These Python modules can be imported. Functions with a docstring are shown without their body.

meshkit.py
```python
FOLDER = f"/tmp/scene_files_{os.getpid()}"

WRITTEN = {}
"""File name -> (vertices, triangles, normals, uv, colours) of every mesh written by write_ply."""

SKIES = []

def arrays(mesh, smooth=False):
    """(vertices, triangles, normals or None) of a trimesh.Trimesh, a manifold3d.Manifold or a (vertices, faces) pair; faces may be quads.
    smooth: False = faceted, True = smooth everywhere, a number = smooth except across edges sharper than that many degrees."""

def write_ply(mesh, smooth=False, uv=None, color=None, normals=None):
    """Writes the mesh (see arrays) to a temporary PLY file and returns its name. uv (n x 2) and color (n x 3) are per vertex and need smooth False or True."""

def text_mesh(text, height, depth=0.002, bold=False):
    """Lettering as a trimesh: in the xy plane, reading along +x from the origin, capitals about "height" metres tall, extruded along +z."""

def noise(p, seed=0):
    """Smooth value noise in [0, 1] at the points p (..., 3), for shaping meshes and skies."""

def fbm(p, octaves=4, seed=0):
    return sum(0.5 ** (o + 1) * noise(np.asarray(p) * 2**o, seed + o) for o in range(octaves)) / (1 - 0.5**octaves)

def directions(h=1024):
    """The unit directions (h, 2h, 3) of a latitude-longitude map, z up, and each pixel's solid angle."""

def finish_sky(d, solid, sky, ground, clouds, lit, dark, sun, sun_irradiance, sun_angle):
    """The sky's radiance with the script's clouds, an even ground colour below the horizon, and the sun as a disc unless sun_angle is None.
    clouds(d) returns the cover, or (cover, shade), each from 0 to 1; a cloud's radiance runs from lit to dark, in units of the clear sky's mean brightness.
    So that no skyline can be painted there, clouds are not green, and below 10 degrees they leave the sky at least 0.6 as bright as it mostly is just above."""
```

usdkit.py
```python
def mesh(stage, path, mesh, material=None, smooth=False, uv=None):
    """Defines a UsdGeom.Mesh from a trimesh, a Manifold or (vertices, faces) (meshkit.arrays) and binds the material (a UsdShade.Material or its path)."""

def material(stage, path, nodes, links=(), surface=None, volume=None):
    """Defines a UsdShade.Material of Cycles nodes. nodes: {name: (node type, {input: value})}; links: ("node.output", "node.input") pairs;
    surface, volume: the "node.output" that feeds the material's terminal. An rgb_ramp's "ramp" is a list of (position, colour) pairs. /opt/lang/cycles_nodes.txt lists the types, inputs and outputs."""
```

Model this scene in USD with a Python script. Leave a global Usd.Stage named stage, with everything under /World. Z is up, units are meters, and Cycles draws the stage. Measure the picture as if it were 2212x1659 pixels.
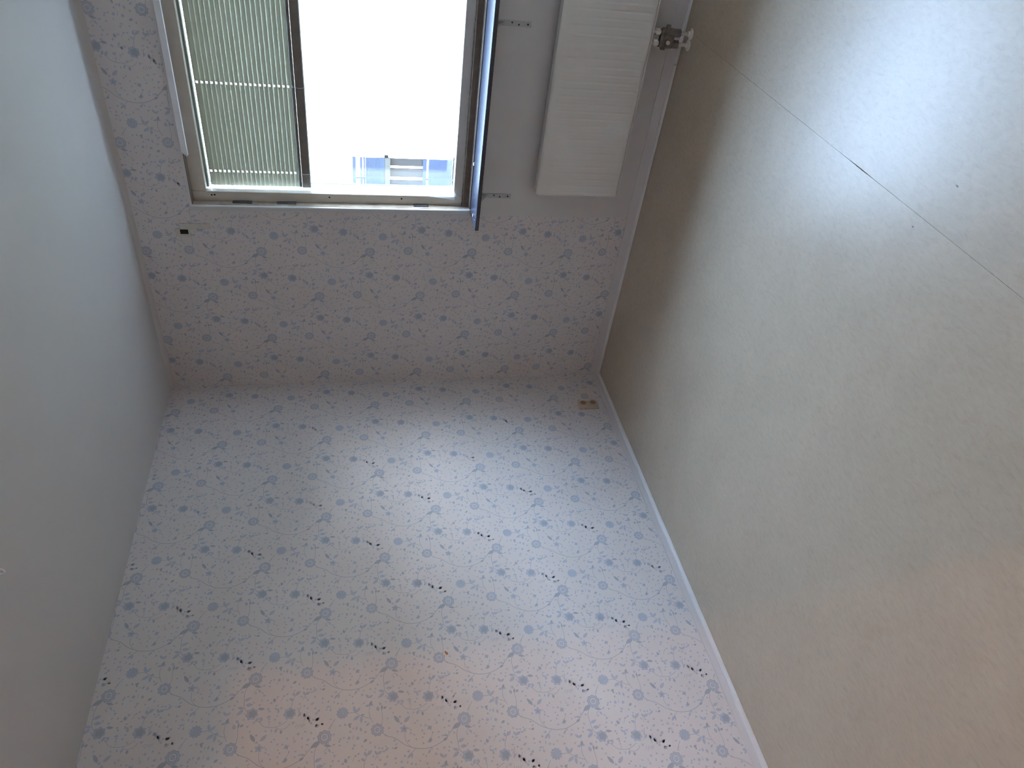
import math, random
import numpy as np
import trimesh
import manifold3d as m3
import shapely
from shapely.geometry import Polygon, Point, LineString
from shapely import affinity
import usdkit
import meshkit
from pxr import Gf, Sdf, Usd, UsdGeom, UsdLux, UsdShade

stage = Usd.Stage.CreateInMemory()
UsdGeom.SetStageUpAxis(stage, "Z")
UsdGeom.SetStageMetersPerUnit(stage, 1.0)
UsdGeom.Xform.Define(stage, "/World")
UsdGeom.Scope.Define(stage, "/World/Looks")

# ------------------------------------------------------------------ camera, sky, sun, exposure
EXPOSURE = 2.12
SKY_STRENGTH = 7.5
LAMP_STRENGTH = 560.0

cam = UsdGeom.Camera.Define(stage, "/World/camera")          # a telephone held on its side: image right is down in the room
cam.CreateHorizontalApertureAttr(36.0)
cam.CreateVerticalApertureAttr(27.0)
cam.CreateFocalLengthAttr(25.33)
cam.CreateClippingRangeAttr(Gf.Vec2f(0.02, 2000.0))
cam.CreateExposureAttr(EXPOSURE)
right, up, back, eye = ((0.1141679, -0.18340099, -0.97638607), (0.75811134, 0.65125461, -0.03368418),
                        (0.64205364, -0.73636371, 0.21339075), (2.80302802, -3.28583467, 1.5036734))
cam.AddTransformOp().Set(Gf.Matrix4d(*right, 0, *up, 0, *back, 0, *eye, 1))


def mat(name, nodes, links=(), surface=None, volume=None):
    return usdkit.material(stage, "/World/Looks/" + name, nodes, links, surface, volume)


# hazy bright day: whitish near the horizon, pale blue higher up
sky_m = mat("sky", {
    "tc": ("texture_coordinate", {}), "sep": ("separate_xyz", {}),
    "ramp": ("rgb_ramp", {"ramp": [(0.0, (0.79, 0.87, 1.0)), (0.25, (0.61, 0.77, 1.0)), (0.6, (0.50, 0.70, 1.0)), (1.0, (0.44, 0.65, 1.0))]}),
    "bg": ("background_shader", {"strength": SKY_STRENGTH})},
    [("tc.generated", "sep.vector"), ("sep.z", "ramp.fac"), ("ramp.color", "bg.color")], surface="bg.background")

dome = UsdLux.DomeLight.Define(stage, "/World/sky_light")
dome.CreateIntensityAttr(1.0)
UsdShade.MaterialBindingAPI.Apply(dome.GetPrim()).Bind(sky_m)

rng = np.random.default_rng(7)
random.seed(7)

# ------------------------------------------------------------------ helpers
_used = {}


def path_for(name, parent=None):
    base = (parent.GetPath().pathString if parent else "/World") + "/" + name
    n = _used.get(base, 0)
    _used[base] = n + 1
    return base if n == 0 else "%s_%03d" % (base, n)


def tag(prim, label=None, cat=None, group=None, kind=None):
    for k, v in (("label", label), ("category", cat), ("group", group), ("kind", kind)):
        if v:
            prim.SetCustomDataByKey(k, v)
    return prim


def obj(name, mesh, m, parent=None, smooth=False, **t):
    p = usdkit.mesh(stage, path_for(name, parent), mesh, m, smooth=smooth).GetPrim()
    return tag(p, **t)


def thing(name, loc=(0, 0, 0), **t):
    x = UsdGeom.Xform.Define(stage, path_for(name))
    x.AddTranslateOp().Set(Gf.Vec3d(*map(float, loc)))
    return tag(x.GetPrim(), **t)


def off(mesh, loc):
    """The same mesh seen from the thing's own base."""
    mesh = mesh.copy()
    mesh.apply_translation(-np.asarray(loc, float))
    return mesh


def tm(man):
    me = man.to_mesh()
    return trimesh.Trimesh(me.vert_properties[:, :3], me.tri_verts, process=False)


def cat(*ms):
    return trimesh.util.concatenate([m for m in ms if m is not None])


def box(x0, x1, y0, y1, z0, z1):
    m = trimesh.creation.box((x1 - x0, y1 - y0, z1 - z0))
    m.apply_translation(((x0 + x1) / 2, (y0 + y1) / 2, (z0 + z1) / 2))
    return m


def bbox(x0, x1, y0, y1, z0, z1, b=0.002):
    """A box with its edges chamfered by b."""
    pts = []
    for ax in range(3):
        g = [[0, 0, 0], [0, 0, 0]]
        lo = [x0 + b, y0 + b, z0 + b]; hi = [x1 - b, y1 - b, z1 - b]
        lo[ax] -= b; hi[ax] += b
        for i in (0, 1):
            for j in (0, 1):
                for k in (0, 1):
                    pts.append(((lo[0], hi[0])[i], (lo[1], hi[1])[j], (lo[2], hi[2])[k]))
    return trimesh.convex.convex_hull(np.array(pts))


def cyl(a, b, r, n=20, r2=None):
    """A cylinder or cone frustum from a to b."""
    a, b = np.asarray(a, float), np.asarray(b, float)
    h = np.linalg.norm(b - a)
    man = m3.Manifold.cylinder(h, r, r if r2 is None else r2, n)
    m = tm(man)
    t = trimesh.geometry.align_vectors([0, 0, 1], (b - a) / h)
    t[:3, 3] = a
    m.apply_transform(t)
    return m


def tube(pts, r, n=10):
    pts = np.asarray(pts, float)
    t = np.gradient(pts, axis=0); t /= np.linalg.norm(t, axis=1, keepdims=True)
    a = np.cross(t, [0.3, 0.5, 0.81]); a /= np.linalg.norm(a, axis=1, keepdims=True)
    b = np.cross(t, a)
    ang = np.arange(n) * 2 * np.pi / n
    v = (pts[:, None] + r * (np.cos(ang)[None, :, None] * a[:, None] + np.sin(ang)[None, :, None] * b[:, None])).reshape(-1, 3)
    f = []
    for i in range(len(pts) - 1):
        for j in range(n):
            q = (i * n + j, i * n + (j + 1) % n, (i + 1) * n + (j + 1) % n, (i + 1) * n + j)
            f += [(q[0], q[1], q[2]), (q[0], q[2], q[3])]
    k = len(v)
    v = np.vstack([v, pts[0], pts[-1]])
    for j in range(n):
        f += [(k, (j + 1) % n, j), (k + 1, (len(pts) - 1) * n + j, (len(pts) - 1) * n + (j + 1) % n)]
    return trimesh.Trimesh(v, f, process=False)


def extrude(poly, h, axis):
    """A shapely polygon pushed h along an axis; its own plane is the other two, in order."""
    m = trimesh.creation.extrude_polygon(poly, h)
    v = m.vertices.copy()
    if axis == "x":
        m.vertices = v[:, [2, 0, 1]]
    elif axis == "y":
        m.vertices = v[:, [0, 2, 1]]; m.invert()
    return m


def clean_normals(m):
    m.fix_normals()
    return m


# ------------------------------------------------------------------ materials
def plain(name, col, rough=0.6, spec=0.5, metal=0.0, var=0.0, scale=30.0, bump=0.0, bscale=200.0, detail=4.0, **extra):
    nodes = {"p": ("principled_bsdf", {"base_color": col, "roughness": rough, "specular_ior_level": spec, "metallic": metal, **extra})}
    links = []
    if var or bump:
        nodes["tc"] = ("texture_coordinate", {})
    if var:
        nodes["n"] = ("noise_texture", {"scale": scale, "detail": detail, "roughness": 0.6})
        lo = tuple(c * (1 - var) for c in col); hi = tuple(min(1.0, c * (1 + var)) for c in col)
        nodes["r"] = ("rgb_ramp", {"ramp": [(0.3, lo), (0.7, hi)]})
        links += [("tc.object", "n.vector"), ("n.fac", "r.fac"), ("r.color", "p.base_color")]
    if bump:
        nodes["bn"] = ("noise_texture", {"scale": bscale, "detail": 3.0})
        nodes["b"] = ("bump", {"strength": bump, "distance": 0.001})
        links += [("tc.object", "bn.vector"), ("bn.fac", "b.height"), ("b.normal", "p.normal")]
    return mat(name, nodes, links, surface="p.BSDF")


WALL = (0.70, 0.655, 0.635)
M = {}
M["wallpaper"] = plain("wallpaper", WALL, 0.75, 0.25, var=0.03, scale=3.0, bump=0.15, bscale=350.0)
M["print"] = plain("wallpaper_print", (0.475, 0.515, 0.59), 0.75, 0.25, var=0.06, scale=40.0)
M["print_dark"] = plain("wallpaper_print_dark", (0.405, 0.435, 0.49), 0.75, 0.25)
M["paint"] = plain("wall_paint", (0.66, 0.64, 0.62), 0.6, 0.35, var=0.03, scale=4.0, bump=0.1, bscale=120.0)
M["ceiling"] = plain("ceiling_paint", (0.59, 0.56, 0.53), 0.7, 0.3, var=0.012, scale=5.0, bump=0.08, bscale=90.0)
M["skirting"] = plain("skirting_vinyl", (0.66, 0.635, 0.63), 0.45, 0.4)
M["bead_white"] = plain("skirting_bead", (0.72, 0.715, 0.70), 0.35, 0.5)
M["frame"] = plain("cream_gloss_paint", (0.62, 0.58, 0.50), 0.4, 0.45, var=0.05, scale=14.0)
M["reveal"] = plain("stained_reveal_paint", (0.34, 0.275, 0.21), 0.55, 0.35, var=0.2, scale=18.0)
M["crumb"] = plain("grey_crumb", (0.33, 0.31, 0.29), 0.9, 0.2)
M["bare_wall"] = plain("white_wall_paint", (0.84, 0.80, 0.74), 0.7, 0.3)
M["lining"] = plain("white_window_paint", (0.82, 0.83, 0.82), 0.4, 0.4)
M["timber"] = plain("worn_brown_timber", (0.165, 0.125, 0.095), 0.65, 0.3, var=0.22, scale=22.0)
M["bead_corner"] = plain("white_corner_bead", (0.60, 0.605, 0.59), 0.45, 0.45)
M["gasket"] = plain("blue_grey_gasket", (0.16, 0.21, 0.30), 0.6, 0.3)
M["hole"] = plain("dark_hole", (0.03, 0.028, 0.025), 0.8, 0.2)
M["hinge"] = plain("old_hinge_steel", (0.12, 0.12, 0.125), 0.45, 0.5, metal=0.6, var=0.3, scale=60.0)
M["slate"] = plain("dark_polished_stone", (0.014, 0.017, 0.028), 0.27, 0.75, var=0.2, scale=90.0)
M["steel"] = plain("galvanised_steel", (0.46, 0.48, 0.48), 0.5, 0.5, metal=0.35, var=0.10, scale=50.0)
M["radiator"] = plain("radiator_enamel", (0.72, 0.69, 0.645), 0.4, 0.45, var=0.012, scale=6.0)
M["valve"] = plain("tarnished_valve_metal", (0.20, 0.17, 0.145), 0.45, 0.5, metal=0.4, var=0.45, scale=45.0)
M["pipe"] = plain("painted_pipe", (0.52, 0.48, 0.43), 0.45, 0.4)
M["collar"] = plain("collar_plastic", (0.72, 0.66, 0.58), 0.45, 0.4)
M["headrail"] = plain("blind_headrail_green", (0.16, 0.19, 0.16), 0.5, 0.4)
M["bottom_rail"] = plain("blind_bottom_rail_brown", (0.20, 0.18, 0.155), 0.5, 0.4, var=0.15, scale=20.0)
M["cord"] = plain("blind_cord_grey", (0.42, 0.43, 0.44), 0.8, 0.2)
M["socket"] = plain("yellowed_plastic", (0.56, 0.45, 0.35), 0.45, 0.4)
M["socket_hole"] = plain("socket_recess_brown", (0.30, 0.19, 0.10), 0.6, 0.3)
M["rail"] = plain("white_rail_plastic", (0.80, 0.82, 0.84), 0.4, 0.45)
M["cream_plate"] = plain("cream_painted_plate", (0.62, 0.59, 0.52), 0.55, 0.35, var=0.05, scale=40.0)
M["chip"] = plain("plaster_chip", (0.80, 0.78, 0.74), 0.8, 0.2)
M["orange"] = plain("orange_plastic_plug", (0.50, 0.22, 0.05), 0.6, 0.3)
M["hook"] = plain("white_hook_enamel", (0.85, 0.86, 0.90), 0.35, 0.5)
M["subfloor"] = plain("dark_subfloor", (0.10, 0.085, 0.07), 0.85, 0.2)
M["hall_paint"] = plain("hall_paint", (0.70, 0.64, 0.56), 0.7, 0.3)
M["facade"] = plain("white_render", (0.43, 0.375, 0.31), 0.85, 0.2, var=0.02, scale=2.0)
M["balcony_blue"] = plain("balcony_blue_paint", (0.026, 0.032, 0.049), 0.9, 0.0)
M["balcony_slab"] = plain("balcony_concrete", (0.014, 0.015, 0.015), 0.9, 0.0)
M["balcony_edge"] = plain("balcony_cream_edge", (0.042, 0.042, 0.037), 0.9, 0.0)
M["far_glass"] = plain("far_window_glass", (0.014, 0.014, 0.0133), 0.45, 0.12)
M["roof"] = plain("roof_sheet", (0.16, 0.15, 0.15), 0.7, 0.3)
M["grass"] = plain("lawn_green", (0.065, 0.07, 0.045), 0.9, 0.2, var=0.35, scale=1.4)
M["bulb"] = mat("lit_bulb", {"e": ("emission", {"color": (1.0, 0.44, 0.17), "strength": LAMP_STRENGTH})}, surface="e.emission")

M["slat"] = mat("blind_slat", {
    "p": ("principled_bsdf", {"base_color": (0.44, 0.44, 0.36), "roughness": 0.5, "specular_ior_level": 0.3}),
    "t": ("translucent_bsdf", {"color": (0.62, 0.64, 0.53)}), "m": ("mix_closure", {"fac": 0.10})},
    [("p.BSDF", "m.closure1"), ("t.BSDF", "m.closure2")], surface="m.closure")
M["stacked"] = plain("stacked_slat_paint", (0.34, 0.34, 0.30), 0.45, 0.4)
M["film"] = mat("torn_clear_film", {
    "p": ("principled_bsdf", {"base_color": (0.85, 0.86, 0.86), "roughness": 0.25}),
    "t": ("translucent_bsdf", {"color": (0.8, 0.82, 0.82)}), "m": ("mix_closure", {"fac": 0.5})},
    [("p.BSDF", "m.closure1"), ("t.BSDF", "m.closure2")], surface="m.closure")
M["pane"] = mat("window_pane_glass", {
    "lw": ("layer_weight", {"blend": 0.5}), "pw": ("math", {"math_type": "power", "value2": 5.0}),
    "ma": ("math", {"math_type": "multiply_add", "value2": 0.9, "value3": 0.035}),
    "t": ("transparent_bsdf", {"color": (0.97, 0.98, 0.98)}),
    "g": ("glossy_bsdf", {"color": (1, 1, 1), "roughness": 0.0}), "m": ("mix_closure", {})},
    [("lw.facing", "pw.value1"), ("pw.value", "ma.value1"), ("ma.value", "m.fac"), ("t.BSDF", "m.closure1"), ("g.BSDF", "m.closure2")], surface="m.closure")

# beige mottled linoleum: short fibres along the sheets, soft blotches, a satin sheen
M["lino"] = mat("beige_linoleum", {
    "tc": ("texture_coordinate", {}),
    "mp": ("mapping", {"scale": (75.0, 34.0, 1.0), "rotation": (0, 0, 0.35)}),
    "n1": ("noise_texture", {"scale": 1.0, "detail": 5.0, "roughness": 0.62, "distortion": 0.6}),
    "n2": ("noise_texture", {"scale": 7.0, "detail": 3.0}),
    "r1": ("rgb_ramp", {"ramp": [(0.25, (0.465, 0.375, 0.272)), (0.45, (0.525, 0.428, 0.316)), (0.62, (0.55, 0.455, 0.34)), (0.82, (0.58, 0.485, 0.37))]}),
    "r2": ("rgb_ramp", {"ramp": [(0.3, (0.93, 0.93, 0.93)), (0.7, (1.0, 1.0, 1.0))]}),
    "mx": ("mix_color", {"blend_type": "multiply", "fac": 1.0}),
    "bn": ("noise_texture", {"scale": 5.0, "detail": 2.0}), "b": ("bump", {"strength": 0.10, "distance": 0.004}),
    "p": ("principled_bsdf", {"roughness": 0.36, "specular_ior_level": 0.68})},
    [("tc.object", "mp.vector"), ("mp.vector", "n1.vector"), ("tc.object", "n2.vector"), ("n1.fac", "r1.fac"), ("n2.fac", "r2.fac"),
     ("r1.color", "mx.a"), ("r2.color", "mx.b"), ("mx.result", "p.base_color"),
     ("tc.object", "bn.vector"), ("bn.fac", "b.height"), ("b.normal", "p.normal")], surface="p.BSDF")

# ------------------------------------------------------------------ the room shell
H = 2.5
RX, RY = 3.10, -4.20                        # the right-hand wall and the wall behind the camera
WX0, WX1, WZ0, WZ1 = 1.11, 2.46, 0.885, 2.215  # the window hole

floor = thing("floor", kind="structure")
obj("subfloor", box(-0.15, 6.2, -5.5, 0.25, -0.15, -0.003), M["subfloor"], floor)
ys = np.concatenate([np.linspace(RY, -1.60, 14), np.linspace(-1.58, -1.36, 12), np.linspace(-1.30, 0.0, 9)])
seam_l = [2.0238 - 0.0012 * math.exp(-((y + 1.47) / 0.05) ** 2) for y in ys]
seam_r = [2.0244 + 0.0002 * abs(math.sin(7 * y)) + 0.0013 * math.exp(-((y + 1.46) / 0.06) ** 2) for y in ys]
left_sheet = Polygon([(0, 0), (0, RY)] + list(zip(seam_l, ys)))
right_sheet = Polygon([(RX + 0.1, RY), (RX + 0.1, 0)] + list(zip(seam_r, ys))[::-1])
for sh in (left_sheet, right_sheet):
    m = trimesh.creation.extrude_polygon(sh, 0.003)
    m.apply_translation((0, 0, -0.003))
    obj("linoleum_sheet", m, M["lino"], floor)
m = box(RX + 0.1, 6.2, -5.5, 0.0, -0.003, 0.0)
obj("hall_covering", m, M["lino"], floor)

ceiling = thing("ceiling", kind="structure")
obj("ceiling_slab", box(-0.15, 6.2, -5.5, 0.25, H, H + 0.15), M["ceiling"], ceiling)
CR = 0.024
arc = [(0.0, H), (0.0, H - CR)] + [(-CR + CR * math.cos(a), H - CR + CR * math.sin(a)) for a in np.linspace(0, math.pi / 2, 12)[1:]]
obj("cove", clean_normals(extrude(Polygon(arc), RX, "x")), M["ceiling"], ceiling, smooth=30)

wall_left = thing("wall_left", kind="structure")
obj("plaster", box(-0.15, 0, -4.35, 0.25, -0.15, H), M["wallpaper"], wall_left)
wall_front = thing("wall_front", kind="structure")
wf = tm(m3.Manifold.cube((RX + 0.1, 0.25, H + 0.15)).translate((0, 0, -0.15)) - m3.Manifold.cube((WX1 - WX0, 0.5, WZ1 - WZ0)).translate((WX0, -0.1, WZ0)))
obj("plaster", wf, M["wallpaper"], wall_front)
obj("painted_panel", box(1.083, 2.50, -0.0012, 0.0, 0.0, 0.888), M["paint"], wall_front, label="plain painted strip of wall below the window")
wall_right = thing("wall_right", kind="structure")
wr = tm(m3.Manifold.cube((0.1, 5.5, H + 0.15)).translate((RX, -5.5, -0.15)) - m3.Manifold.cube((0.5, 0.80, 2.03 + 0.15)).translate((RX - 0.2, -4.05, -0.15 + 0.15 - 0.15)))
obj("plaster", wr, M["bare_wall"], wall_right)
obj("wall_back", box(0, RX, -4.35, RY, -0.15, H), M["bare_wall"], kind="structure")
obj("wall_hall_end", box(6.1, 6.2, -5.5, 0.25, -0.15, H), M["hall_paint"], kind="structure")
obj("wall_hall_left", box(RX + 0.1, 6.1, -2.7, -2.6, -0.003, H), M["hall_paint"], kind="structure")
obj("wall_hall_right", box(RX + 0.1, 6.1, -5.5, -5.4, -0.003, H), M["hall_paint"], kind="structure")

# ------------------------------------------------------------------ wallpaper print: one repeat, in millimetres, then laid out
TILE = [["ra",0,[0,0]],["rb",0,[-260,69]],["pa",0,[-139,4]],["pb",0,[-155,-134]],["sp",0,[-179,197]],["l",11,[16,248],[48,268]],["o",9,[16,230],[38,207]],["bud",0,[-9,233]],["bud2",0,[-17,136]],["s",2.2,[-14,313],[-27,297],[-38,266],[-56,249],[-74,225],[-87,192],[-92,170],[-91,133],[-79,102],[-65,76],[-37,54],[-22,30]],["s",1.6,[-23,232],[-38,232],[-59,228],[-80,210]],["s",1.6,[-87,195],[-103,214],[-118,224]],["l",7,[-103,214],[-120,228]],["l",7,[-99,210],[-122,211]],["s",1.5,[-91,137],[-109,145]],["l",6,[-97,140],[-113,152]],["l",10,[-70,149],[-61,128]],["l",7,[-70,139],[-53,136]],["s",1.4,[-67,139],[-39,127]],["l",8,[-63,73],[-73,91]],["l",7,[-56,68],[-51,89]],["l",15,[-14,15],[-33,51]],["l",8,[-28,4],[-37,-26]],["s",1.6,[-20,-17],[-43,-10],[-54,3]],["l",6,[-43,-13],[-60,-23]],["s",2.0,[-28,27],[-50,37],[-80,36],[-100,35],[-115,32],[-127,22]],["l",10,[-115,34],[-106,58]],["l",11,[-119,35],[-138,61]],["l",10,[-85,35],[-73,8]],["l",11,[-102,29],[-102,1]],["l",9,[-121,-17],[-126,-43]],["l",8,[-154,-20],[-174,-10]],["l",8,[-155,-30],[-172,-34]],["l",9,[-133,95],[-116,108]],["l",8,[-133,96],[-122,80]],["s",1.7,[-148,87],[-177,97],[-196,98],[-214,91],[-231,85]],["l",8,[-161,91],[-164,112]],["l",9,[-164,93],[-144,86]],["l",7,[-160,90],[-163,79]],["s",1.7,[-242,51],[-217,47],[-193,50],[-184,49]],["l",9,[-167,50],[-155,58]],["l",8,[-182,43],[-175,30]],["o",8,[-189,62],[-170,65]],["l",6,[-187,49],[-165,47]],["s",1.8,[-182,174],[-181,150],[-196,134],[-206,113],[-214,91]],["l",10,[-183,149],[-156,155]],["l",9,[-184,148],[-165,128]],["l",11,[-198,132],[-213,159]],["l",10,[-200,127],[-227,128]],["l",8,[-197,129],[-195,114]],["s",1.8,[-198,224],[-216,237],[-233,249]],["s",1.4,[-216,236],[-237,244]],["s",1.8,[-129,-140],[-112,-141],[-90,-151],[-71,-160]],["l",9,[-90,-149],[-72,-144]],["l",9,[-88,-153],[-70,-172]],["l",8,[-105,-145],[-95,-130]],["s",1.5,[-107,-180],[-88,-191],[-76,-197]],["l",8,[-90,-190],[-74,-181]],["l",8,[-89,-191],[-77,-210]],["s",1.7,[-166,-19],[-179,-31],[-193,-41],[-199,-63],[-201,-89],[-190,-113],[-182,-126]],["s",1.6,[-201,-87],[-212,-98],[-210,-123],[-193,-137]],["l",8,[-206,-90],[-222,-83]],["l",8,[-213,-105],[-229,-106]],["s",1.4,[-197,-57],[-181,-64]],["s",1.5,[62,100],[50,108]],["s",1.5,[61,91],[45,101]],["s",1.5,[60,84],[50,90]],["s",1.5,[62,77],[47,85]],["s",1.5,[61,71],[50,78]],["d",6.5,[-16,-89]],["d",6.5,[-20,-121]],["s",1.6,[-6,-105],[-21,-103]],["d",4,[-15,-58]],["d",4,[-23,-54]],["d",4,[-12,-70]],["l",8,[-28,-155],[-38,-141]],["d",4,[-43,-166]],["l",6,[21,-94],[34,-92]],["l",7,[10,-116],[26,-119]],["l",8,[19,-132],[2,-134]],["l",7,[31,-77],[42,-73]],["l",7,[32,-85],[38,-100]],["l",7,[21,-153],[33,-166]],["s",1.8,[130,88],[106,98]],["s",1.5,[106,63],[71,76]],["l",11,[90,63],[71,55]],["l",8,[86,72],[102,75]],["l",9,[69,38],[75,17]],["s",1.6,[103,24],[89,33]],["d",4,[71,43]],["d",4.5,[128,172]],["d",4.5,[134,208]],["s",1.6,[140,183],[127,182]],["l",6,[129,178],[124,169]],["d",3.5,[103,209]],["d",3.5,[85,203]],["d",3.5,[103,174]],["d",3.5,[101,238]],["l",7,[109,205],[98,200]],["s",1.5,[19,112],[8,113],[1,105]],["l",7,[-4,65],[2,53]],["d",3.5,[-3,168]],["d",3.5,[-24,165]],["d",3.5,[-16,207]],["d",3.5,[-36,126]],["d",3.5,[-49,165]],["d",3.5,[-53,90]],["l",8,[42,36],[52,24]],["l",7,[40,30],[52,19]],["l",6,[49,15],[52,3]],["d",4,[-93,-51]],["d",4,[-167,-60]],["d",4,[-171,-81]],["d",4,[-172,-27]],["l",8,[-104,-73],[-90,-83]],["l",7,[-104,-75],[-86,-74]],["s",1.4,[-102,-99],[-83,-109]],["l",6,[-85,-107],[-81,-116]],["l",8,[-148,-90],[-136,-95]],["d",4,[-137,-59]],["d",4,[-130,-83]],["s",1.6,[-148,-171],[-172,-165]],["l",7,[-170,-166],[-154,-178]],["l",7,[-131,316],[-123,302]],["d",4,[-133,339]],["d",4,[-81,312]],["l",7,[-81,308],[-68,293]],["l",7,[-78,274],[-72,261]],["d",4,[-69,317]],["l",7,[-104,240],[-112,233]],["l",6,[-150,258],[-145,242]],["s",1.5,[-145,241],[-161,242]],["l",7,[-189,322],[-174,327]],["l",8,[-196,296],[-186,284]],["l",6,[-171,298],[-163,287]],["l",8,[-177,340],[-158,340]],["d",4,[-194,318]],["d",4,[-211,293]],["d",4,[-211,272]],["d",3.5,[-24,80]],["d",3.5,[-57,105]],["d",3.5,[-98,69]],["d",3.5,[-133,182]],["d",3.5,[-119,158]],["d",3.5,[-143,199]]]


def ell(cx, cy, rx, ry, rot=0.0, n=12):
    return affinity.translate(affinity.rotate(affinity.scale(Point(0, 0).buffer(1.0, quad_segs=n // 4), rx, ry), rot), cx, cy)


def leaf_poly(a, b, w):
    a, b = np.array(a, float), np.array(b, float)
    d = b - a
    n = np.array([-d[1], d[0]]) / (np.linalg.norm(d) + 1e-9)
    prof = [(0, 0), (0.2, 0.72), (0.45, 1.0), (0.72, 0.7), (1.0, 0.0)]
    up_ = [a + d * t + n * w * 0.5 * k for t, k in prof]
    dn_ = [a + d * t - n * w * 0.5 * k for t, k in prof[1:-1]]
    return Polygon(up_ + dn_[::-1]).buffer(0)


def wavy(cx, cy, r, amp, k, n=36, ph=0.0):
    return Polygon([(cx + (r + amp * math.cos(k * t + ph)) * math.cos(t), cy + (r + amp * math.cos(k * t + ph)) * math.sin(t)) for t in np.linspace(0, 2 * math.pi, n, endpoint=False)])


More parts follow.
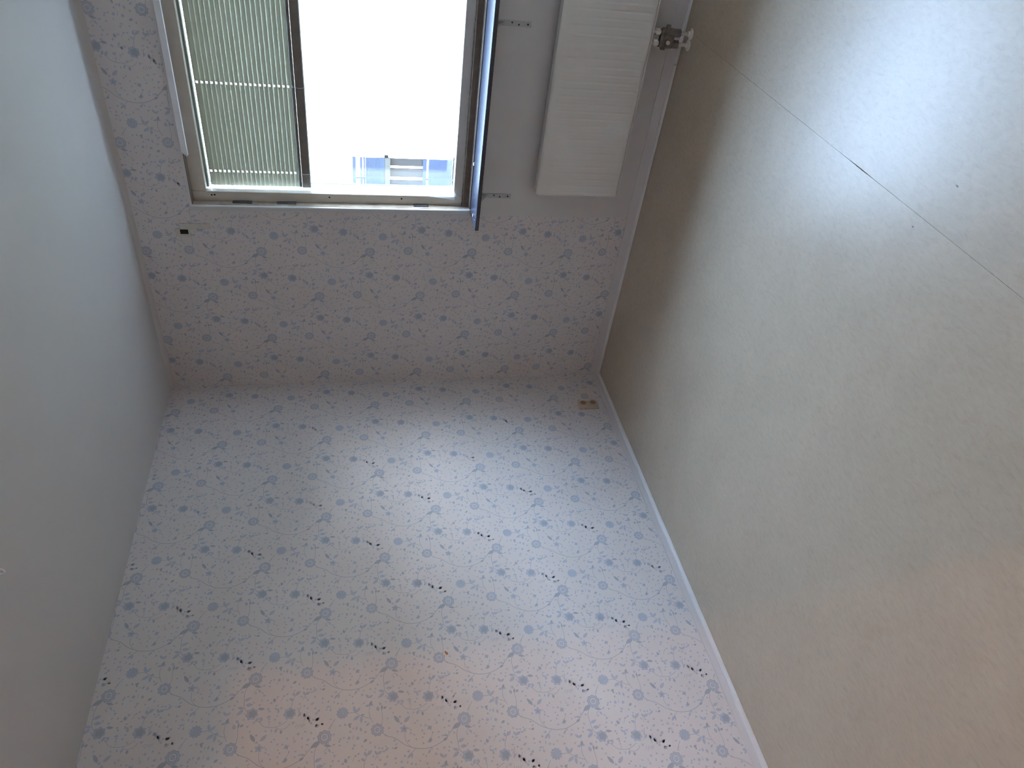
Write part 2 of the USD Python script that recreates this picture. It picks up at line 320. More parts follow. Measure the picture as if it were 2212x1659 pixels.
soft, dark = [], []          # polygons of the paler and of the darker ink
tr = random.Random(3)
for kind, w, *pts in TILE:
    a = pts[0]
    if kind == "s":
        if len(pts) > 2:                                  # round the drawn corners off
            P = np.array(pts, float)
            for _ in range(2):
                P = np.vstack([P[:1]] + [np.vstack([0.75 * P[i] + 0.25 * P[i + 1], 0.25 * P[i] + 0.75 * P[i + 1]]) for i in range(len(P) - 1)] + [P[-1:]])
            pts = P
        dark.append(LineString(pts).simplify(0.4).buffer(w / 2, cap_style="flat", join_style="mitre"))
    elif kind == "l":
        (dark if tr.random() < 0.35 else soft).append(leaf_poly(a, pts[1], w * 1.25))
    elif kind == "o":
        lf = leaf_poly(a, pts[1], w * 1.5)
        soft.append(lf); dark.append(lf.difference(lf.buffer(-1.4)))
    elif kind == "d":
        soft += [ell(*q, w, w * 0.9) for q in pts]
    elif kind in ("ra", "rb"):                             # open bloom: petal ring round a pale gap and a dotted heart
        s = 1.0 if kind == "ra" else 0.93
        out = wavy(a[0], a[1], 24 * s, 2.2, 9)
        soft.append(out.difference(ell(a[0], a[1], 14.5 * s, 13.5 * s)))
        dark.append(wavy(a[0], a[1], 25.5 * s, 2.2, 9).difference(wavy(a[0], a[1], 23.2 * s, 2.2, 9)))
        dark.append(ell(a[0], a[1], 16 * s, 15 * s).difference(ell(a[0], a[1], 13.8 * s, 12.8 * s)))
        soft.append(ell(a[0], a[1], 9.5 * s, 9 * s))
        dark += [ell(a[0] + 8 * s * math.cos(t), a[1] + 8 * s * math.sin(t), 1.7, 1.7, n=8) for t in np.linspace(0.3, 6.6, 6)[:-1]]
    elif kind == "sp":                                     # speckled daisy
        soft.append(wavy(a[0], a[1], 22, 2.5, 11, 44))
        for k in range(17):
            t, r = k * 2.399, 4.6 * math.sqrt(k + 0.5)
            dark.append(ell(a[0] + r * math.cos(t), a[1] + r * math.sin(t), 2.1, 2.1, n=8))
    elif kind in ("pa", "pb"):                             # closed thistle-like bloom, darker
        soft.append(wavy(a[0], a[1], 22, 2.6, 7, 42, 0.6))
        dark.append(wavy(a[0], a[1] - 3, 14.5, 2.2, 5, 30, 1.1))
    elif kind == "bud":
        for k in range(5):
            t = 1.1 + k * 2 * math.pi / 5
            soft.append(leaf_poly(a, (a[0] + 17 * math.cos(t), a[1] + 17 * math.sin(t)), 11))
        dark.append(ell(a[0], a[1], 4.5, 4.5))
    elif kind == "bud2":
        for k in range(4):
            t = 0.5 + k * math.pi / 2
            soft.append(leaf_poly(a, (a[0] + 11 * math.cos(t), a[1] + 11 * math.sin(t)), 8))
        dark.append(ell(a[0], a[1], 3, 3))


def tri_2d(polys):
    ms = []
    for q in polys:
        for g in (q.geoms if hasattr(q, "geoms") else [q]):
            if g.geom_type == "Polygon" and g.area > 0.2:
                v, f = trimesh.creation.triangulate_polygon(g, engine="earcut")
                ms.append((np.asarray(v) / 1000.0, np.asarray(f)))
    vs, fs, n = [], [], 0
    for v, f in ms:
        vs.append(v); fs.append(f + n); n += len(v)
    return np.vstack(vs), np.vstack(fs)


# the tiny sprigs and strokes scattered between the motifs, kept clear of what is drawn already
E1_, E2_ = np.array([0.0, 526.0]), np.array([261.4, 263.0])
ink_ = shapely.union_all(soft + dark)
shapely.prepare(ink_)
gx_, gy_ = np.meshgrid(np.arange(-420, 160, 1.5), np.arange(-300, 300, 1.5))
on_ = shapely.contains_xy(ink_, gx_, gy_)
dots_ = np.c_[gx_[on_], gy_[on_]]
basis_ = np.array([E1_, E2_]).T
inv_ = np.linalg.inv(basis_)
taken = {}                                       # cells of the repeat, wrapped round its edges, that carry ink


def cells(p):
    ab = (inv_ @ np.asarray(p).T).T % 1.0
    return {(int(a * 240) % 240, int(b * 165) % 165) for a, b in ab}


for q in cells(dots_):
    taken[q] = True
placed = 0
for _ in range(4000):
    c = tr.random() * E1_ + tr.random() * E2_
    th, ln = tr.uniform(0, 2 * math.pi), tr.uniform(8, 14)
    e = c + ln * np.array([math.cos(th), math.sin(th)])
    near = [c + t * (e - c) + o for t in (0, 0.5, 1) for o in ((0, 0), (3.5, 0), (-3.5, 0), (0, 3.5), (0, -3.5))]
    if any(q in taken for q in cells(near)):
        continue
    if tr.random() < 0.55:                       # a stroke with two leaflets
        dark.append(LineString([c, e]).buffer(0.7, cap_style="flat"))
        for sg in (-0.8, 0.8):
            q = c + 0.45 * (e - c)
            soft.append(leaf_poly(q, q + 0.62 * ln * np.array([math.cos(th + sg), math.sin(th + sg)]), 4.2))
    else:
        soft.append(leaf_poly(c, e, 5.5))
    for q in cells([c + t * (e - c) + np.array([ox, oy]) for t in np.linspace(0, 1, 8) for ox in np.arange(-5, 5.1, 1.5) for oy in np.arange(-5, 5.1, 1.5)]):
        taken[q] = True
    placed += 1
    if placed >= 95:
        break
dark_u = shapely.union_all(dark)
soft_u = shapely.union_all(soft).difference(dark_u)
INK = [(tri_2d([soft_u]), "print"), (tri_2d([dark_u]), "print_dark")]


def lay_print(wall, anchor, e1, e2, rects, to_world, normal):
    """The repeat laid over the rectangles (u0, u1, v0, v1) of a wall."""
    inv = np.linalg.inv(np.array([e1, e2]).T)
    for (v2, f2), ink in INK:
        out_v, out_f, n = [], [], 0
        for (u0, u1, w0, w1) in rects:
            cs = np.array([inv @ (np.array(c) - anchor) for c in ((u0, w0), (u0, w1), (u1, w0), (u1, w1))])
            lo, hi = np.floor(cs.min(0)).astype(int) - 2, np.ceil(cs.max(0)).astype(int) + 2
            for i in range(lo[0], hi[0] + 1):
                for j in range(lo[1], hi[1] + 1):
                    o = np.asarray(anchor) + i * np.asarray(e1) + j * np.asarray(e2)
                    p = v2 + o
                    a, b = p.min(0), p.max(0)
                    if b[0] < u0 or a[0] > u1 or b[1] < w0 or a[1] > w1:
                        continue
                    f = f2
                    if a[0] < u0 or b[0] > u1 or a[1] < w0 or b[1] > w1:
                        m = trimesh.Trimesh(np.c_[p, np.zeros(len(p))], f2, process=False)
                        for org, nn in (((u0, 0, 0), (1, 0, 0)), ((u1, 0, 0), (-1, 0, 0)), ((0, w0, 0), (0, 1, 0)), ((0, w1, 0), (0, -1, 0))):
                            if len(m.faces):
                                m = m.slice_plane(org, nn)
                        if not len(m.faces):
                            continue
                        p, f = np.asarray(m.vertices)[:, :2], np.asarray(m.faces)
                    out_v.append(to_world(p)); out_f.append(f + n); n += len(p)
        v, f = np.vstack(out_v), np.vstack(out_f)
        fn = np.cross(v[f[:, 1]] - v[f[:, 0]], v[f[:, 2]] - v[f[:, 0]]) @ np.asarray(normal, float)
        f = np.where((fn < 0)[:, None], f[:, ::-1], f)
        obj("wallpaper_print", (v, f), M[ink], wall, kind="stuff")


D_ = 0.0004
lay_print(wall_left, (-0.9918, 1.6573), (0.0, 0.526), (0.2614, 0.263), [(RY, 0.0, 0.05, H)],
          lambda p: np.c_[np.full(len(p), D_), p], (1, 0, 0))
lay_print(wall_front, (0.5992, 1.6678), (0.0, 0.5275), (0.267, 0.264),
          [(0.0, 1.083, 0.05, H - 0.024), (1.083, 2.50, WZ1 + 0.012, H - 0.024), (2.50, RX, 0.05, H - 0.024)],
          lambda p: np.c_[p[:, 0], np.full(len(p), -D_), p[:, 1]], (0, -1, 0))

# ------------------------------------------------------------------ skirting
bl = thing("baseboard_left", kind="structure")
obj("skirting_strip", bbox(0.0005, 0.004, RY, -0.004, 0.001, 0.046, 0.001), M["skirting"], bl)
prof = Polygon([(0.0, 0.001)] + [(0.016 * math.cos(t), 0.001 + 0.017 * math.sin(t)) for t in np.linspace(0, math.pi / 2, 8)])


def along_y(poly, y0, y1):
    m = trimesh.creation.extrude_polygon(poly, y1 - y0)      # polygon (x, z) pushed along +y
    v = m.vertices
    m.vertices = np.c_[v[:, 0], v[:, 2] + y0, v[:, 1]]
    m.fix_normals()
    return m


def along_x(poly, x0, x1):
    m = trimesh.creation.extrude_polygon(poly, x1 - x0)      # polygon (-y, z) pushed along +x
    v = m.vertices
    m.vertices = np.c_[v[:, 2] + x0, -v[:, 0], v[:, 1]]
    m.fix_normals()
    return m


obj("quarter_bead", off(along_y(prof, RY, -0.001), (-0.004, 0, 0)), M["bead_white"], bl, smooth=30)
bf = thing("baseboard_front", kind="structure")
obj("skirting_strip", bbox(0.005, RX, -0.0048, -0.0014, 0.001, 0.060, 0.001), M["skirting"], bf)
prof_f = affinity.scale(prof, 0.75, 0.75, origin=(0, 0.001))
for a, b in ((0.018, 1.868), (1.872, RX - 0.004)):
    obj("quarter_bead", off(along_x(prof_f, a, b), (0, 0.0048, 0)), M["bead_white"], bf, smooth=30)

# ------------------------------------------------------------------ the window
win = thing("window_1", kind="structure")
FY0, FY1 = 0.045, 0.078
F_IN = 0.050
obj("frame_jamb", bbox(WX0 + 0.001, WX0 + F_IN, FY0, FY1, 0.945, WZ1 - 0.001), M["frame"], win)
obj("frame_jamb", bbox(WX1 - F_IN, WX1 - 0.001, FY0, FY1, 0.945, WZ1 - 0.001), M["frame"], win)
obj("frame_head", bbox(WX0 + F_IN + 0.0006, WX1 - F_IN - 0.0006, FY0 + 0.0008, FY1, 2.150, WZ1 - 0.001), M["frame"], win)
obj("frame_sill", bbox(WX0 + F_IN + 0.0006, WX1 - F_IN - 0.0006, FY0 + 0.0008, FY1, 0.945, 0.987), M["frame"], win)
# worn timber sub-sill sloping into the room, timber lining of the reveal top
sub = Polygon([(-0.0445, 0.889), (-0.0445, 0.9435), (-0.034, 0.9425), (-0.031, 0.939), (-0.026, 0.912), (-0.003, 0.9075), (-0.003, 0.889)])
obj("timber_sub_sill", along_x(sub, WX0 + 0.0035, WX1 - 0.0035), M["timber"], win, label="worn brown timber strip under the window frame")
obj("reveal_lining", bbox(WX0 + 0.0035, WX1 - 0.0035, 0.002, 0.0445, WZ1 - 0.003, WZ1 - 0.0004, 0.0005), M["timber"], win, label="brown reveal above the window frame")
for x0, x1 in ((WX0 + 0.0004, WX0 + 0.003), (WX1 - 0.003, WX1 - 0.0004)):
    obj("reveal_lining", bbox(x0, x1, 0.004, 0.0445, 0.945, WZ1 - 0.0004, 0.0005), M["reveal"], win)
# white outer lining, lit by the day
for x0, x1 in ((WX0 + 0.001, WX0 + 0.020), (WX1 - 0.020, WX1 - 0.001)):
    obj("outer_lining", bbox(x0, x1, 0.0785, 0.212, 0.948, WZ1 - 0.021), M["lining"], win)
    obj("gasket", bbox(x0, x1 + (0.004 if x0 < 2 else 0), 0.2125, 0.219, 0.948, WZ1 - 0.021, 0.001), M["gasket"], win)
obj("outer_lining", bbox(WX0 + 0.001, WX1 - 0.001, 0.0785, 0.212, WZ1 - 0.020, WZ1 - 0.001), M["lining"], win)
obj("outer_sill", bbox(WX0 + 0.001, WX1 - 0.001, 0.0785, 0.262, 0.889, 0.947), M["lining"], win)
obj("pane", box(WX0 + 0.021, WX1 - 0.021, 0.196, 0.200, 0.948, WZ1 - 0.021), M["pane"], win)
# old hinge recesses on the jamb edge and screw holes in its face
for z0, z1 in ((1.950, 2.038), (1.748, 1.838), (1.112, 1.186)):
    hp = thing_parent = win
    obj("hinge_leaf", bbox(WX0 + 0.0031, WX0 + 0.0062, 0.020, 0.0448, z0, z1, 0.0008), M["hinge"], win, label="dark old hinge leaf on the window jamb")
for z in (2.129, 1.592, 1.245):
    obj("screw_hole", cyl((1.142, FY0 - 0.0004, z), (1.142, FY0 + 0.002, z), 0.0042, 12), M["hole"], win)
    if z > 2:
        obj("screw_hole", cyl((1.143, FY0 - 0.0004, z - 0.013), (1.143, FY0 + 0.002, z - 0.013), 0.0045, 12), M["hole"], win)

trim = thing("trim_1", kind="structure")    # white rounded corner bead down the left edge of the reveal
pf = Polygon([(WX0 - 0.023, -0.0)] + [(WX0 - 0.023 + 0.006 - 0.006 * math.cos(t), -0.007 * math.sin(t)) for t in np.linspace(0, math.pi / 2, 5)] +
             [(WX0 - 0.004 + 0.006 * math.sin(t), -0.007 * math.cos(t)) for t in np.linspace(0, math.pi / 2, 6)] + [(WX0 + 0.002, 0.003), (WX0 + 0.0003, 0.003), (WX0 + 0.0003, 0.0)])
m = trimesh.creation.extrude_polygon(pf.buffer(0), 2.225 - 0.908); m.apply_translation((0, 0, 0.908))
obj("corner_bead", m, M["bead_corner"], trim, smooth=30)

# ------------------------------------------------------------------ venetian blind
bx0, bx1, by = WX0 + 0.056, WX1 - 0.056, 0.104
blind = thing("venetian_blind", (bx0, by, 2.152), label="pale green slatted venetian blind, half lowered inside the window", cat="blind")
base = (bx0, by, 2.152)
obj("headrail", off(bbox(bx0 - 0.006, bx1 + 0.006, by - 0.014, by + 0.014, 2.1425, 2.1645, 0.002), base), M["headrail"], blind)
CORDS = (1.236, 1.640, 2.045)


def slat_mesh(z, tilt, length0, length1):
    K = 8
    w, camber, th = 0.025, 0.0022, 0.0004
    s = np.linspace(-0.5, 0.5, K + 1)
    d = s * w
    h = camber * (1 - (2 * s) ** 2)
    c, n = math.cos(tilt), math.sin(tilt)
    py = d * c - h * n                       # inner edge (towards the room) hangs down
    pz = d * n + h * c
    xs, hole = [length0], []
    for cx in CORDS:
        xs += [cx - 0.0045, cx + 0.0045]; hole += [False, True]
    xs.append(length1); hole.append(False)
    nx, ny = -n, c                           # the slat's upper side
    top = np.array([[(x, py[k] + nx * th / 2, pz[k] + ny * th / 2) for k in range(K + 1)] for x in xs]).reshape(-1, 3)
    bot = np.array([[(x, py[k] - nx * th / 2, pz[k] - ny * th / 2) for k in range(K + 1)] for x in xs]).reshape(-1, 3)
    N = len(top)
    ix = lambda i, k: i * (K + 1) + k
    f = []
    open_ = lambda i, k: 0 <= i < len(xs) - 1 and 0 <= k < K and not (hole[i] and k in (3, 4, 5))
    for i in range(len(xs) - 1):
        for k in range(K):
            if not open_(i, k):
                continue
            a, b, c2, d2 = ix(i, k), ix(i + 1, k), ix(i + 1, k + 1), ix(i, k + 1)
            f += [(a, b, c2), (a, c2, d2), (N + a, N + c2, N + b), (N + a, N + d2, N + c2)]
            for (p, q), (oi, ok) in (((a, b), (i, k - 1)), ((b, c2), (i + 1, k)), ((c2, d2), (i, k + 1)), ((d2, a), (i - 1, k))):
                if not open_(oi, ok):
                    f += [(p, N + p, N + q), (p, N + q, q)]
    m = trimesh.Trimesh(np.vstack([top, bot]), f, process=False)
    m.apply_translation((0, by, z))
    return m


z = 2.1225
pitch = 0.0199
while z > 1.7440:
    m = slat_mesh(z, math.radians(77.5 + rng.normal(0, 0.5)), bx0 + rng.normal(0, 0.0006), bx1)
    obj("slat", off(m, base), M["slat"], blind, smooth=30)
    z -= pitch
z_end = z + pitch
for k in range(6):                           # the last slats lie on the bottom rail
    m = slat_mesh(1.7190 + 0.0025 * k, math.radians(7), bx0, bx1)
    obj("slat", off(m, base), M["stacked"], blind, smooth=30)
rail_p = Polygon([(by - 0.012, 1.680), (by - 0.009, 1.677), (by + 0.009, 1.677), (by + 0.012, 1.680), (by + 0.012, 1.7145), (by + 0.006, 1.7172), (by - 0.006, 1.7172), (by - 0.012, 1.7145)])
m = trimesh.creation.extrude_polygon(affinity.scale(rail_p, -1, 1, origin=(0, 0)), bx1 - bx0)
v = m.vertices; m.vertices = np.c_[v[:, 2] + bx0, -v[:, 0], v[:, 1]]; m.fix_normals()
obj("bottom_rail", off(m, base), M["bottom_rail"], blind, label="dark brown bottom rail of the blind")
for cx in CORDS:
    obj("cord", off(tube([(cx + 0.0006 * math.sin(i), by - 0.0002, zz) for i, zz in enumerate(np.linspace(2.145, 1.712, 24))], 0.0009, 6), base), M["cord"], blind)
    ring = [(cx + 0.0012 * math.sin(2.2 * i), by + s_ * 0.0145, zz) for i, (s_, zz) in enumerate([(-1, 1.73), (-1, 1.715), (-1.0, 1.70), (-1.0, 1.685), (-0.8, 1.676), (0, 1.6745), (0.8, 1.676), (1, 1.685), (1, 1.70), (1, 1.715)])]
    obj("ladder_tape", off(tube(ring, 0.0016, 6), base), M["cord"], blind)

# ------------------------------------------------------------------ curtain rail above the window, mounting plate left of it
cr = Polygon([(1.352, 2.190), (1.374, 2.2135), (2.52, 2.2135), (2.52, 2.190), (1.392, 2.190), (1.378, 2.1875)])
cr = Polygon([(1.360, 2.1895), (1.356, 2.193), (1.376, 2.2135), (2.52, 2.2135), (2.52, 2.1895)])
m = trimesh.creation.extrude_polygon(cr, 0.018)
v = m.vertices; m.vertices = np.c_[v[:, 0], v[:, 2] - 0.024, v[:, 1]]; m.fix_normals()
rail = thing("curtain_rail", (1.94, -0.006, 2.20), label="slim white rail with a tapered end along the window top", cat="curtain rail")
obj("rail_strip", off(m, (1.94, -0.006, 2.20)), M["rail"], rail)
obj("rail_fixing", off(bbox(1.44, 1.47, -0.0065, 0.0445, 2.201, 2.2115, 0.001), (1.94, -0.006, 2.20)), M["rail"], rail)
obj("rail_fixing", off(bbox(2.40, 2.43, -0.0065, 0.0445, 2.201, 2.2115, 0.001), (1.94, -0.006, 2.20)), M["rail"], rail)

mb = (1.0, 0.0, 2.22)
plate = thing("mounting_plate", mb, label="cream painted fixing plate with a dark slot, left of the window's top corner", cat="fixing plate")
obj("upright", off(bbox(0.990, 1.017, -0.007, -0.0006, 2.150, 2.288, 0.0015), mb), M["cream_plate"], plate)
obj("foot", off(bbox(0.950, 0.9895, -0.005, -0.0006, 2.245, 2.308, 0.0012), mb), M["cream_plate"], plate)
obj("slot", off(bbox(0.962, 0.9855, -0.0062, -0.0051, 2.252, 2.288, 0.0004), mb), M["hole"], plate, label="dark slot in the plate")

# ------------------------------------------------------------------ dark window shelf on two steel brackets
sb = (1.80, -0.09, 0.887)
shelf = thing("window_shelf", sb, label="glossy near-black stone window shelf below the window", cat="window sill")
obj("slab", off(bbox(1.090, 2.49, -0.176, -0.0016, 0.887, 0.905, 0.0022), sb), M["slate"], shelf)


def bracket(x, label):
    b = (x, -0.0012, 0.705)
    t = thing("shelf_bracket", b, label=label, cat="bracket", group="steel brackets under the window shelf")
    w, th, r = 0.0115, 0.004, 0.022
    ya, zt = -0.0014, 0.8868
    path = [(ya, 0.706), (ya, 0.72), (ya, zt - r)] + [(ya - r + r * math.cos(a), zt - r + r * math.sin(a)) for a in np.linspace(0, math.pi / 2, 7)[1:]] + [(-0.15, zt)]
    inner = [(ya - th, 0.706), (ya - th, 0.72), (ya - th, zt - r)] + [(ya - r + (r - th) * math.cos(a), zt - r + (r - th) * math.sin(a)) for a in np.linspace(0, math.pi / 2, 7)[1:]] + [(-0.15, zt - th)]
    pg = Polygon([(-p, q) for p, q in path] + [(-p, q) for p, q in inner[::-1]])
    obj("strap", off(along_x(pg, x - w, x + w), b), M["steel"], t, smooth=35)
    rib = Polygon([(0.0056, 0.825), (0.0056, 0.8825), (0.085, 0.8825), (0.078, 0.876)])
    obj("gusset", off(along_x(rib, x - 0.004, x + 0.004), b), M["steel"], t)
    for dx, z_, r_ in ((0.0, 0.722, 0.0042), (-0.003, 0.762, 0.0036), (0.004, 0.792, 0.0036)):
        obj("screw", off(cyl((x + dx, ya - th - 0.0009, z_), (x + dx, ya - th + 0.001, z_), r_, 12), b), M["hole"], t)


bracket(1.193, "galvanised angle bracket under the shelf's end nearest the room corner")
bracket(1.992, "galvanised angle bracket above the radiator valve, farther along the shelf from the room corner")


def chip(name, loc, size, label, m, seed, **t):
    r = np.random.default_rng(seed)
    p = r.normal(size=(26, 3)); p /= np.linalg.norm(p, axis=1, keepdims=True)
    p *= np.array(size) * r.uniform(0.75, 1.0, (26, 1))
    h = trimesh.convex.convex_hull(p)
    h.apply_translation((0, 0, -h.vertices[:, 2].min()))
    o = obj(name, h, m, label=label, **t)
    UsdGeom.Xformable(o).AddTranslateOp().Set(Gf.Vec3d(*loc))


chip("plaster_chip", (1.363, -0.022, 0.9051), (0.010, 0.008, 0.005), "white plaster chip at the back of the dark shelf, farther from its end", M["chip"], 1, cat="chip")
chip("plaster_chip", (1.137, -0.106, 0.9051), (0.012, 0.007, 0.004), "white plaster chip near the free end of the dark shelf", M["chip"], 2, cat="chip")
chip("plaster_chip", (1.132, -0.146, 0.9051), (0.006, 0.004, 0.0025), "tiny grey crumb at the very tip of the dark shelf", M["steel"], 3, cat="chip")

# torn film in the lower corner of the frame
def sheet(rows_a, rows_b, th, nrm):
    a, b, nrm = np.array(rows_a), np.array(rows_b), np.array(nrm, float)
    n = len(a)
    v = np.vstack([a, b, a + nrm * th, b + nrm * th])
    f = []
    for i in range(n - 1):
        f += [(i, i + 1, n + i + 1), (i, n + i + 1, n + i), (2 * n + i, 3 * n + i + 1, 2 * n + i + 1), (2 * n + i, 3 * n + i, 3 * n + i + 1)]
        f += [(i, 2 * n + i + 1, i + 1), (i, 2 * n + i, 2 * n + i + 1), (n + i, n + i + 1, 3 * n + i + 1), (n + i, 3 * n + i + 1, 3 * n + i)]
    f += [(0, n, 3 * n), (0, 3 * n, 2 * n), (n - 1, 3 * n - 1 + n, 2 * n - 1), (n - 1, 3 * n - 1, 4 * n - 1)]
    m = trimesh.Trimesh(v, f, process=False); m.fix_normals()
    return m


fb = (1.155, 0.04, 0.985)
film = thing("torn_film", fb, label="torn scrap of whitish plastic film in the lower corner of the window frame", cat="plastic film")
ts = np.linspace(0, 1, 10)
obj("strip", off(sheet([(1.159, 0.0442, 1.105 - 0.125 * t) for t in ts], [(1.1585 - 0.016 * t ** 1.3, 0.0440 - 0.006 * t, 1.105 - 0.125 * t + 0.004 * math.sin(9 * t)) for t in ts], 0.0004, (0, -1, 0)), fb), M["film"], film)
obj("flap", off(sheet([(1.158 + 0.032 * t, 0.0440 - 0.003 * t, 0.988) for t in ts], [(1.158 + 0.032 * t, 0.0440 - 0.007 * t, 0.987 - 0.020 * (1 - t) - 0.003 * math.sin(7 * t)) for t in ts], 0.0004, (0, -1, 0)), fb), M["film"], film)

# ------------------------------------------------------------------ radiator with its valve
X0, X1, RZ0, RZ1, FY = 1.250, 2.27, 0.186, 0.603, -0.100
rb = (1.76, -0.07, 0.0)
rad = thing("radiator", rb, label="white flat panel radiator with faint upright flutes below the window", cat="radiator")
nx = 31 * 12
xs = np.linspace(X0, X1, nx + 1)
zs = np.concatenate([np.linspace(RZ0, RZ0 + 0.045, 8), np.linspace(RZ0 + 0.06, RZ1 - 0.06, 8), np.linspace(RZ1 - 0.045, RZ1, 8)])
gx, gz = np.meshgrid(xs, zs, indexing="ij")
ph = (gx - X0) / 0.0331 * 2 * math.pi
groove = 0.5 - 0.5 * np.cos(ph)
groove = np.clip((groove - 0.72) / 0.28, 0, 1) ** 1.5
ez = np.clip(np.minimum((gz - RZ0) / 0.035, (RZ1 - gz) / 0.060), 0, 1)
ez = np.where(ez > 0.45, np.clip((ez - 0.45) / 0.35, 0, 1), 0)
ex = np.clip(np.minimum(gx - X0, X1 - gx) / 0.02, 0, 1)
lip = np.clip(1 - np.minimum(gz - RZ0, RZ1 - gz) / 0.010, 0, 1)
yy = FY + 0.0016 * groove * ez * ex + 0.008 * lip ** 2 + 0.0012 * (ez > 0.02) * 0
front = np.stack([gx, yy, gz], -1).reshape(-1, 3)
backv = front.copy(); backv[:, 1] = FY + 0.018
nz, N = len(zs), len(front)
f = []
for i in range(nx):
    for k in range(nz - 1):
        a, b, c, d = i * nz + k, (i + 1) * nz + k, (i + 1) * nz + k + 1, i * nz + k + 1
        f += [(a, b, c), (a, c, d)]
f = np.array(f)
rim = [i * nz for i in range(nx + 1)] + [nx * nz + k for k in range(1, nz)] + [i * nz + nz - 1 for i in range(nx - 1, -1, -1)] + [k for k in range(nz - 2, 0, -1)]
side = []
for a, b in zip(rim, rim[1:] + rim[:1]):
    side += [(a, N + a, N + b), (a, N + b, b)]
panel = trimesh.Trimesh(np.vstack([front, backv]), np.vstack([f, f[:, ::-1] + N, side]), process=False)
obj("front_panel", off(panel, rb), M["radiator"], rad, smooth=40)
obj("top_strip", off(bbox(X0 + 0.004, X1 - 0.004, FY + 0.0186, -0.040, RZ1 - 0.012, RZ1 - 0.002), rb), M["radiator"], rad)
obj("back_channel", off(cat(*[box(x, x + 0.024, FY + 0.0186, -0.042, RZ0 + 0.02, RZ1 - 0.016) for x in np.arange(X0 + 0.02, X1 - 0.03, 0.0331)]), rb), M["radiator"], rad, kind="stuff")
obj("bottom_weld", off(cat(*[bbox(x, x + 0.018, FY + 0.003, FY + 0.016, RZ0 - 0.005, RZ0 + 0.0005, 0.0015) for x in np.arange(X0 + 0.01, X1 - 0.02, 0.0331 / 2)]), rb), M["radiator"], rad, kind="stuff")
for x in (X0 + 0.16, X1 - 0.20):
    obj("wall_bracket", off(bbox(x, x + 0.03, -0.0418, -0.0018, 0.26, 0.54, 0.001), rb), M["radiator"], rad)
vx, vy = 1.998, -0.080
VD = 0.046
for s_ in (-0.5, 0.5):
    obj("nipple", off(cat(cyl((vx + s_ * VD, vy, 0.140), (vx + s_ * VD, vy, 0.190), 0.009), cyl((vx + s_ * VD, vy, 0.148), (vx + s_ * VD, vy, 0.168), 0.0145, 6)), rb), M["collar"], rad)
vb = cat(bbox(vx - 0.040, vx + 0.040, vy - 0.020, vy + 0.018, 0.078, 0.142, 0.008), bbox(vx - 0.030, vx + 0.020, vy - 0.026, vy - 0.01, 0.086, 0.126, 0.006),
         cyl((vx - 0.023, vy, 0.126), (vx - 0.023, vy, 0.144), 0.015, 16), cyl((vx + 0.023, vy, 0.126), (vx + 0.023, vy, 0.144), 0.015, 16),
         cyl((vx - 0.023, vy, 0.052), (vx - 0.023, vy, 0.100), 0.0175, 6), cyl((vx + 0.023, vy, 0.052), (vx + 0.023, vy, 0.100), 0.0175, 6),
         cyl((vx - 0.010, vy - 0.032, 0.114), (vx - 0.010, vy, 0.114), 0.013, 16), cyl((vx + 0.030, vy, 0.112), (vx + 0.054, vy, 0.112), 0.010, 12),
         cyl((vx - 0.048, vy, 0.118), (vx - 0.030, vy, 0.118), 0.012, 8))
valve = obj("valve_block", off(vb, rb), M["valve"], rad, smooth=30, label="tarnished brown valve block under the radiator")
obj("valve_cap", off(cyl((vx - 0.010, vy - 0.040, 0.114), (vx - 0.010, vy - 0.0325, 0.114), 0.0085, 12), rb), M["collar"], valve)
for s_ in (-0.5, 0.5):
    obj("pipe", off(cyl((vx + s_ * VD, vy, 0.0), (vx + s_ * VD, vy, 0.0515), 0.0085), rb), M["pipe"], rad)
    col = trimesh.creation.revolve([(0.0078, 0.0), (0.024, 0.0), (0.0235, 0.003), (0.016, 0.007), (0.0115, 0.009), (0.011, 0.016), (0.0078, 0.016), (0.0078, 0.0)], sections=24)
    col.apply_translation((vx + s_ * VD, vy, 0.0)); col.fix_normals()
    obj("floor_collar", off(col, rb), M["collar"], rad, smooth=30)

# ------------------------------------------------------------------ socket outlet, wall plug, ceiling hook
ob = (0.0, -0.293, 0.150)
out = thing("power_outlet", ob, label="yellowed double socket outlet low on the papered wall near the corner", cat="socket outlet")
obj("cover", off(bbox(0.0006, 0.016, -0.326, -0.262, 0.090, 0.212, 0.004), ob), M["socket"], out)
for zc in (0.121, 0.181):
    obj("socket_well", off(cyl((0.0161, -0.282, zc), (0.0168, -0.282, zc), 0.0165, 20), ob), M["socket_hole"], out)
    obj("socket_rim", off(tm(m3.Manifold.cylinder(0.0022, 0.0195, 0.0185, 24) - m3.Manifold.cylinder(0.01, 0.0168, 0.0168, 24).translate((0, 0, -0.002))).apply_transform(
        trimesh.transformations.concatenate_matrices(trimesh.transformations.translation_matrix((0.0161, -0.282, zc)), trimesh.transformations.rotation_matrix(math.pi / 2, (0, 1, 0)))), ob), M["socket"], out, smooth=30)

pb_ = (0.0, -1.761, 1.167)
plug = cat(cyl((0.0006, -1.761, 1.167), (0.0035, -1.761, 1.167), 0.0055, 8), cyl((0.0035, -1.758, 1.170), (0.008, -1.755, 1.174), 0.0035, 6))
o = obj("wall_plug", off(plug, pb_), M["orange"], label="tiny orange wall plug sticking out of the wallpaper", cat="wall plug")
UsdGeom.Xformable(o).AddTranslateOp().Set(Gf.Vec3d(*pb_))

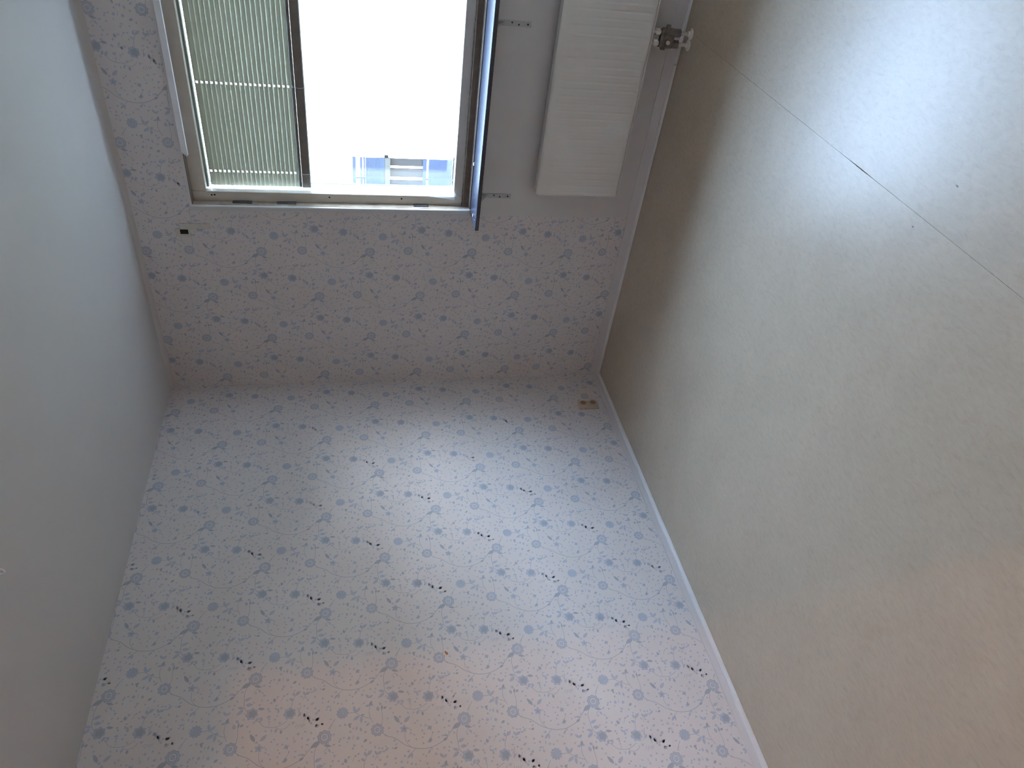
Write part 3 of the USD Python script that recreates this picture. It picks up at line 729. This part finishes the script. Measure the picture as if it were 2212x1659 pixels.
hk = (0.985, -1.900, H)
hook = thing("ceiling_hook", hk, label="small white hook under the ceiling at the picture's edge", cat="hook")
obj("rose", off(trimesh.creation.cylinder(0.020, 0.006).apply_translation((0.985, -1.900, H - 0.0034)), hk), M["hook"], hook, smooth=30)
hp_ = [(0.985, -1.900, H - 0.006), (0.985, -1.900, H - 0.022)] + [(0.985 - 0.012 + 0.012 * math.cos(a), -1.900, H - 0.022 - 0.012 * math.sin(a)) for a in np.linspace(0.3, 3.9, 10)]
obj("bend", off(tube(hp_, 0.0028, 8), hk), M["hook"], hook, smooth=True)

chip("floor_crumb", (1.990, -1.758, 0.0001), (0.003, 0.005, 0.0010), "dark crumb on the beige floor, on the room-corner side of the seam", M["crumb"], 5, cat="crumb")
chip("floor_crumb", (2.142, -1.826, 0.0001), (0.003, 0.006, 0.0008), "dark crumb on the beige floor, beyond the seam from the room corner", M["crumb"], 6, cat="crumb")

# ------------------------------------------------------------------ lamp out in the hall, seen only by its light through the doorway
lp = (5.0, -4.17, 2.05)
lamp = thing("pendant_lamp", (5.0, -4.17, H), label="bare bulb hanging in the hall outside the doorway", cat="lamp")
lb = (5.0, -4.17, H)
obj("ceiling_cup", off(cyl((5.0, -4.17, H - 0.03), (5.0, -4.17, H - 0.0005), 0.045, 20, 0.05), lb), M["rail"], lamp, smooth=30)
obj("cable", off(cyl((5.0, -4.17, 2.15), (5.0, -4.17, H - 0.03), 0.003, 8), lb), M["rail"], lamp)
obj("lamp_holder", off(cyl((5.0, -4.17, 2.088), (5.0, -4.17, 2.15), 0.019, 16, 0.012), lb), M["rail"], lamp, smooth=30)
b_ = trimesh.creation.icosphere(3, 0.034); b_.apply_translation(lp)
obj("bulb", off(b_, lb), M["bulb"], lamp, smooth=True)

# ------------------------------------------------------------------ outside: lawn and the house opposite
obj("ground", box(-120, 120, 0.4, 160, -6.6, -6.0), M["grass"], kind="structure")

hb = (-5.0, 25.35, -6.0)
house = thing("apartment_building", hb, label="white rendered house with blue slatted balconies seen through the window", cat="building")
TOP = 5.6
obj("wall", off(box(-46, 36, 25.35, 36, -6.0, TOP), hb), M["facade"], house)
obj("roof", off(box(-46.4, 36.4, 24.95, 36.4, TOP + 0.002, TOP + 0.4), hb), M["roof"], house)
BX0, BX1 = -14.2, -9.545
for top, bars, n, z_top in ((1.285, ((1.160, 1.285), (0.905, 0.985), (0.790, 0.850), (0.010, 0.175)), 11, 0.76),
                            (-1.54, ((1.135, 1.285), (0.085, 0.140)), 17, 1.045), (-4.365, ((1.135, 1.285), (0.085, 0.140)), 17, 1.045)):
    zb = top - 1.285
    obj("balcony_slab", off(box(BX0, BX1 - 0.02, 25.04, 25.349, zb - 0.14, zb + 0.0), hb), M["balcony_slab"], house)
    obj("balcony_edge", off(box(BX0, BX1, 24.99, 25.039, zb - 0.21, zb - 0.0), hb), M["balcony_edge"], house)
    for z0, z1 in bars:
        obj("rail_bar", off(box(BX0, BX1, 24.99, 25.03, zb + z0, zb + z1), hb), M["balcony_blue"], house)
    lou = []
    for i in range(n):                        # overlapping louvre blades, tilted
        zc = zb + z_top - 0.026 - 0.0527 * i
        bl_ = box(BX0 + 0.02, BX1, -0.004, 0.004, -0.031, 0.031)
        bl_.apply_transform(trimesh.transformations.rotation_matrix(math.radians(-16), (1, 0, 0)))
        bl_.apply_translation((0, 25.012, zc))
        lou.append(bl_)
    obj("slat_panel", off(cat(*lou), hb), M["balcony_blue"], house, kind="stuff")
    for x in (BX1 - 0.92, BX1 - 2.4, BX1 - 3.9, BX0):
        obj("rail_post", off(box(x, x + 0.045, 25.031, 25.07, zb + 0.0, zb + 1.16), hb), M["balcony_blue"], house)
    # windows in the wall behind and under each balcony
    for x0, x1, zt, zl in ((-9.967, -9.668, -0.231, -1.589), (-10.453, -10.087, -0.231, -1.589), (-11.20, -10.597, -0.231, -1.589), (-12.9, -11.7, -0.231, -1.589)):
        wn = obj("window_frame", off(box(x0 - 0.04, x1 + 0.04, 25.30, 25.349, zb + zl - 0.05, zb + zt + 0.03), hb), M["facade"], house)
        obj("window_pane", off(box(x0, x1, 25.28, 25.2995, zb + zl, zb + zt), hb), M["far_glass"], wn)
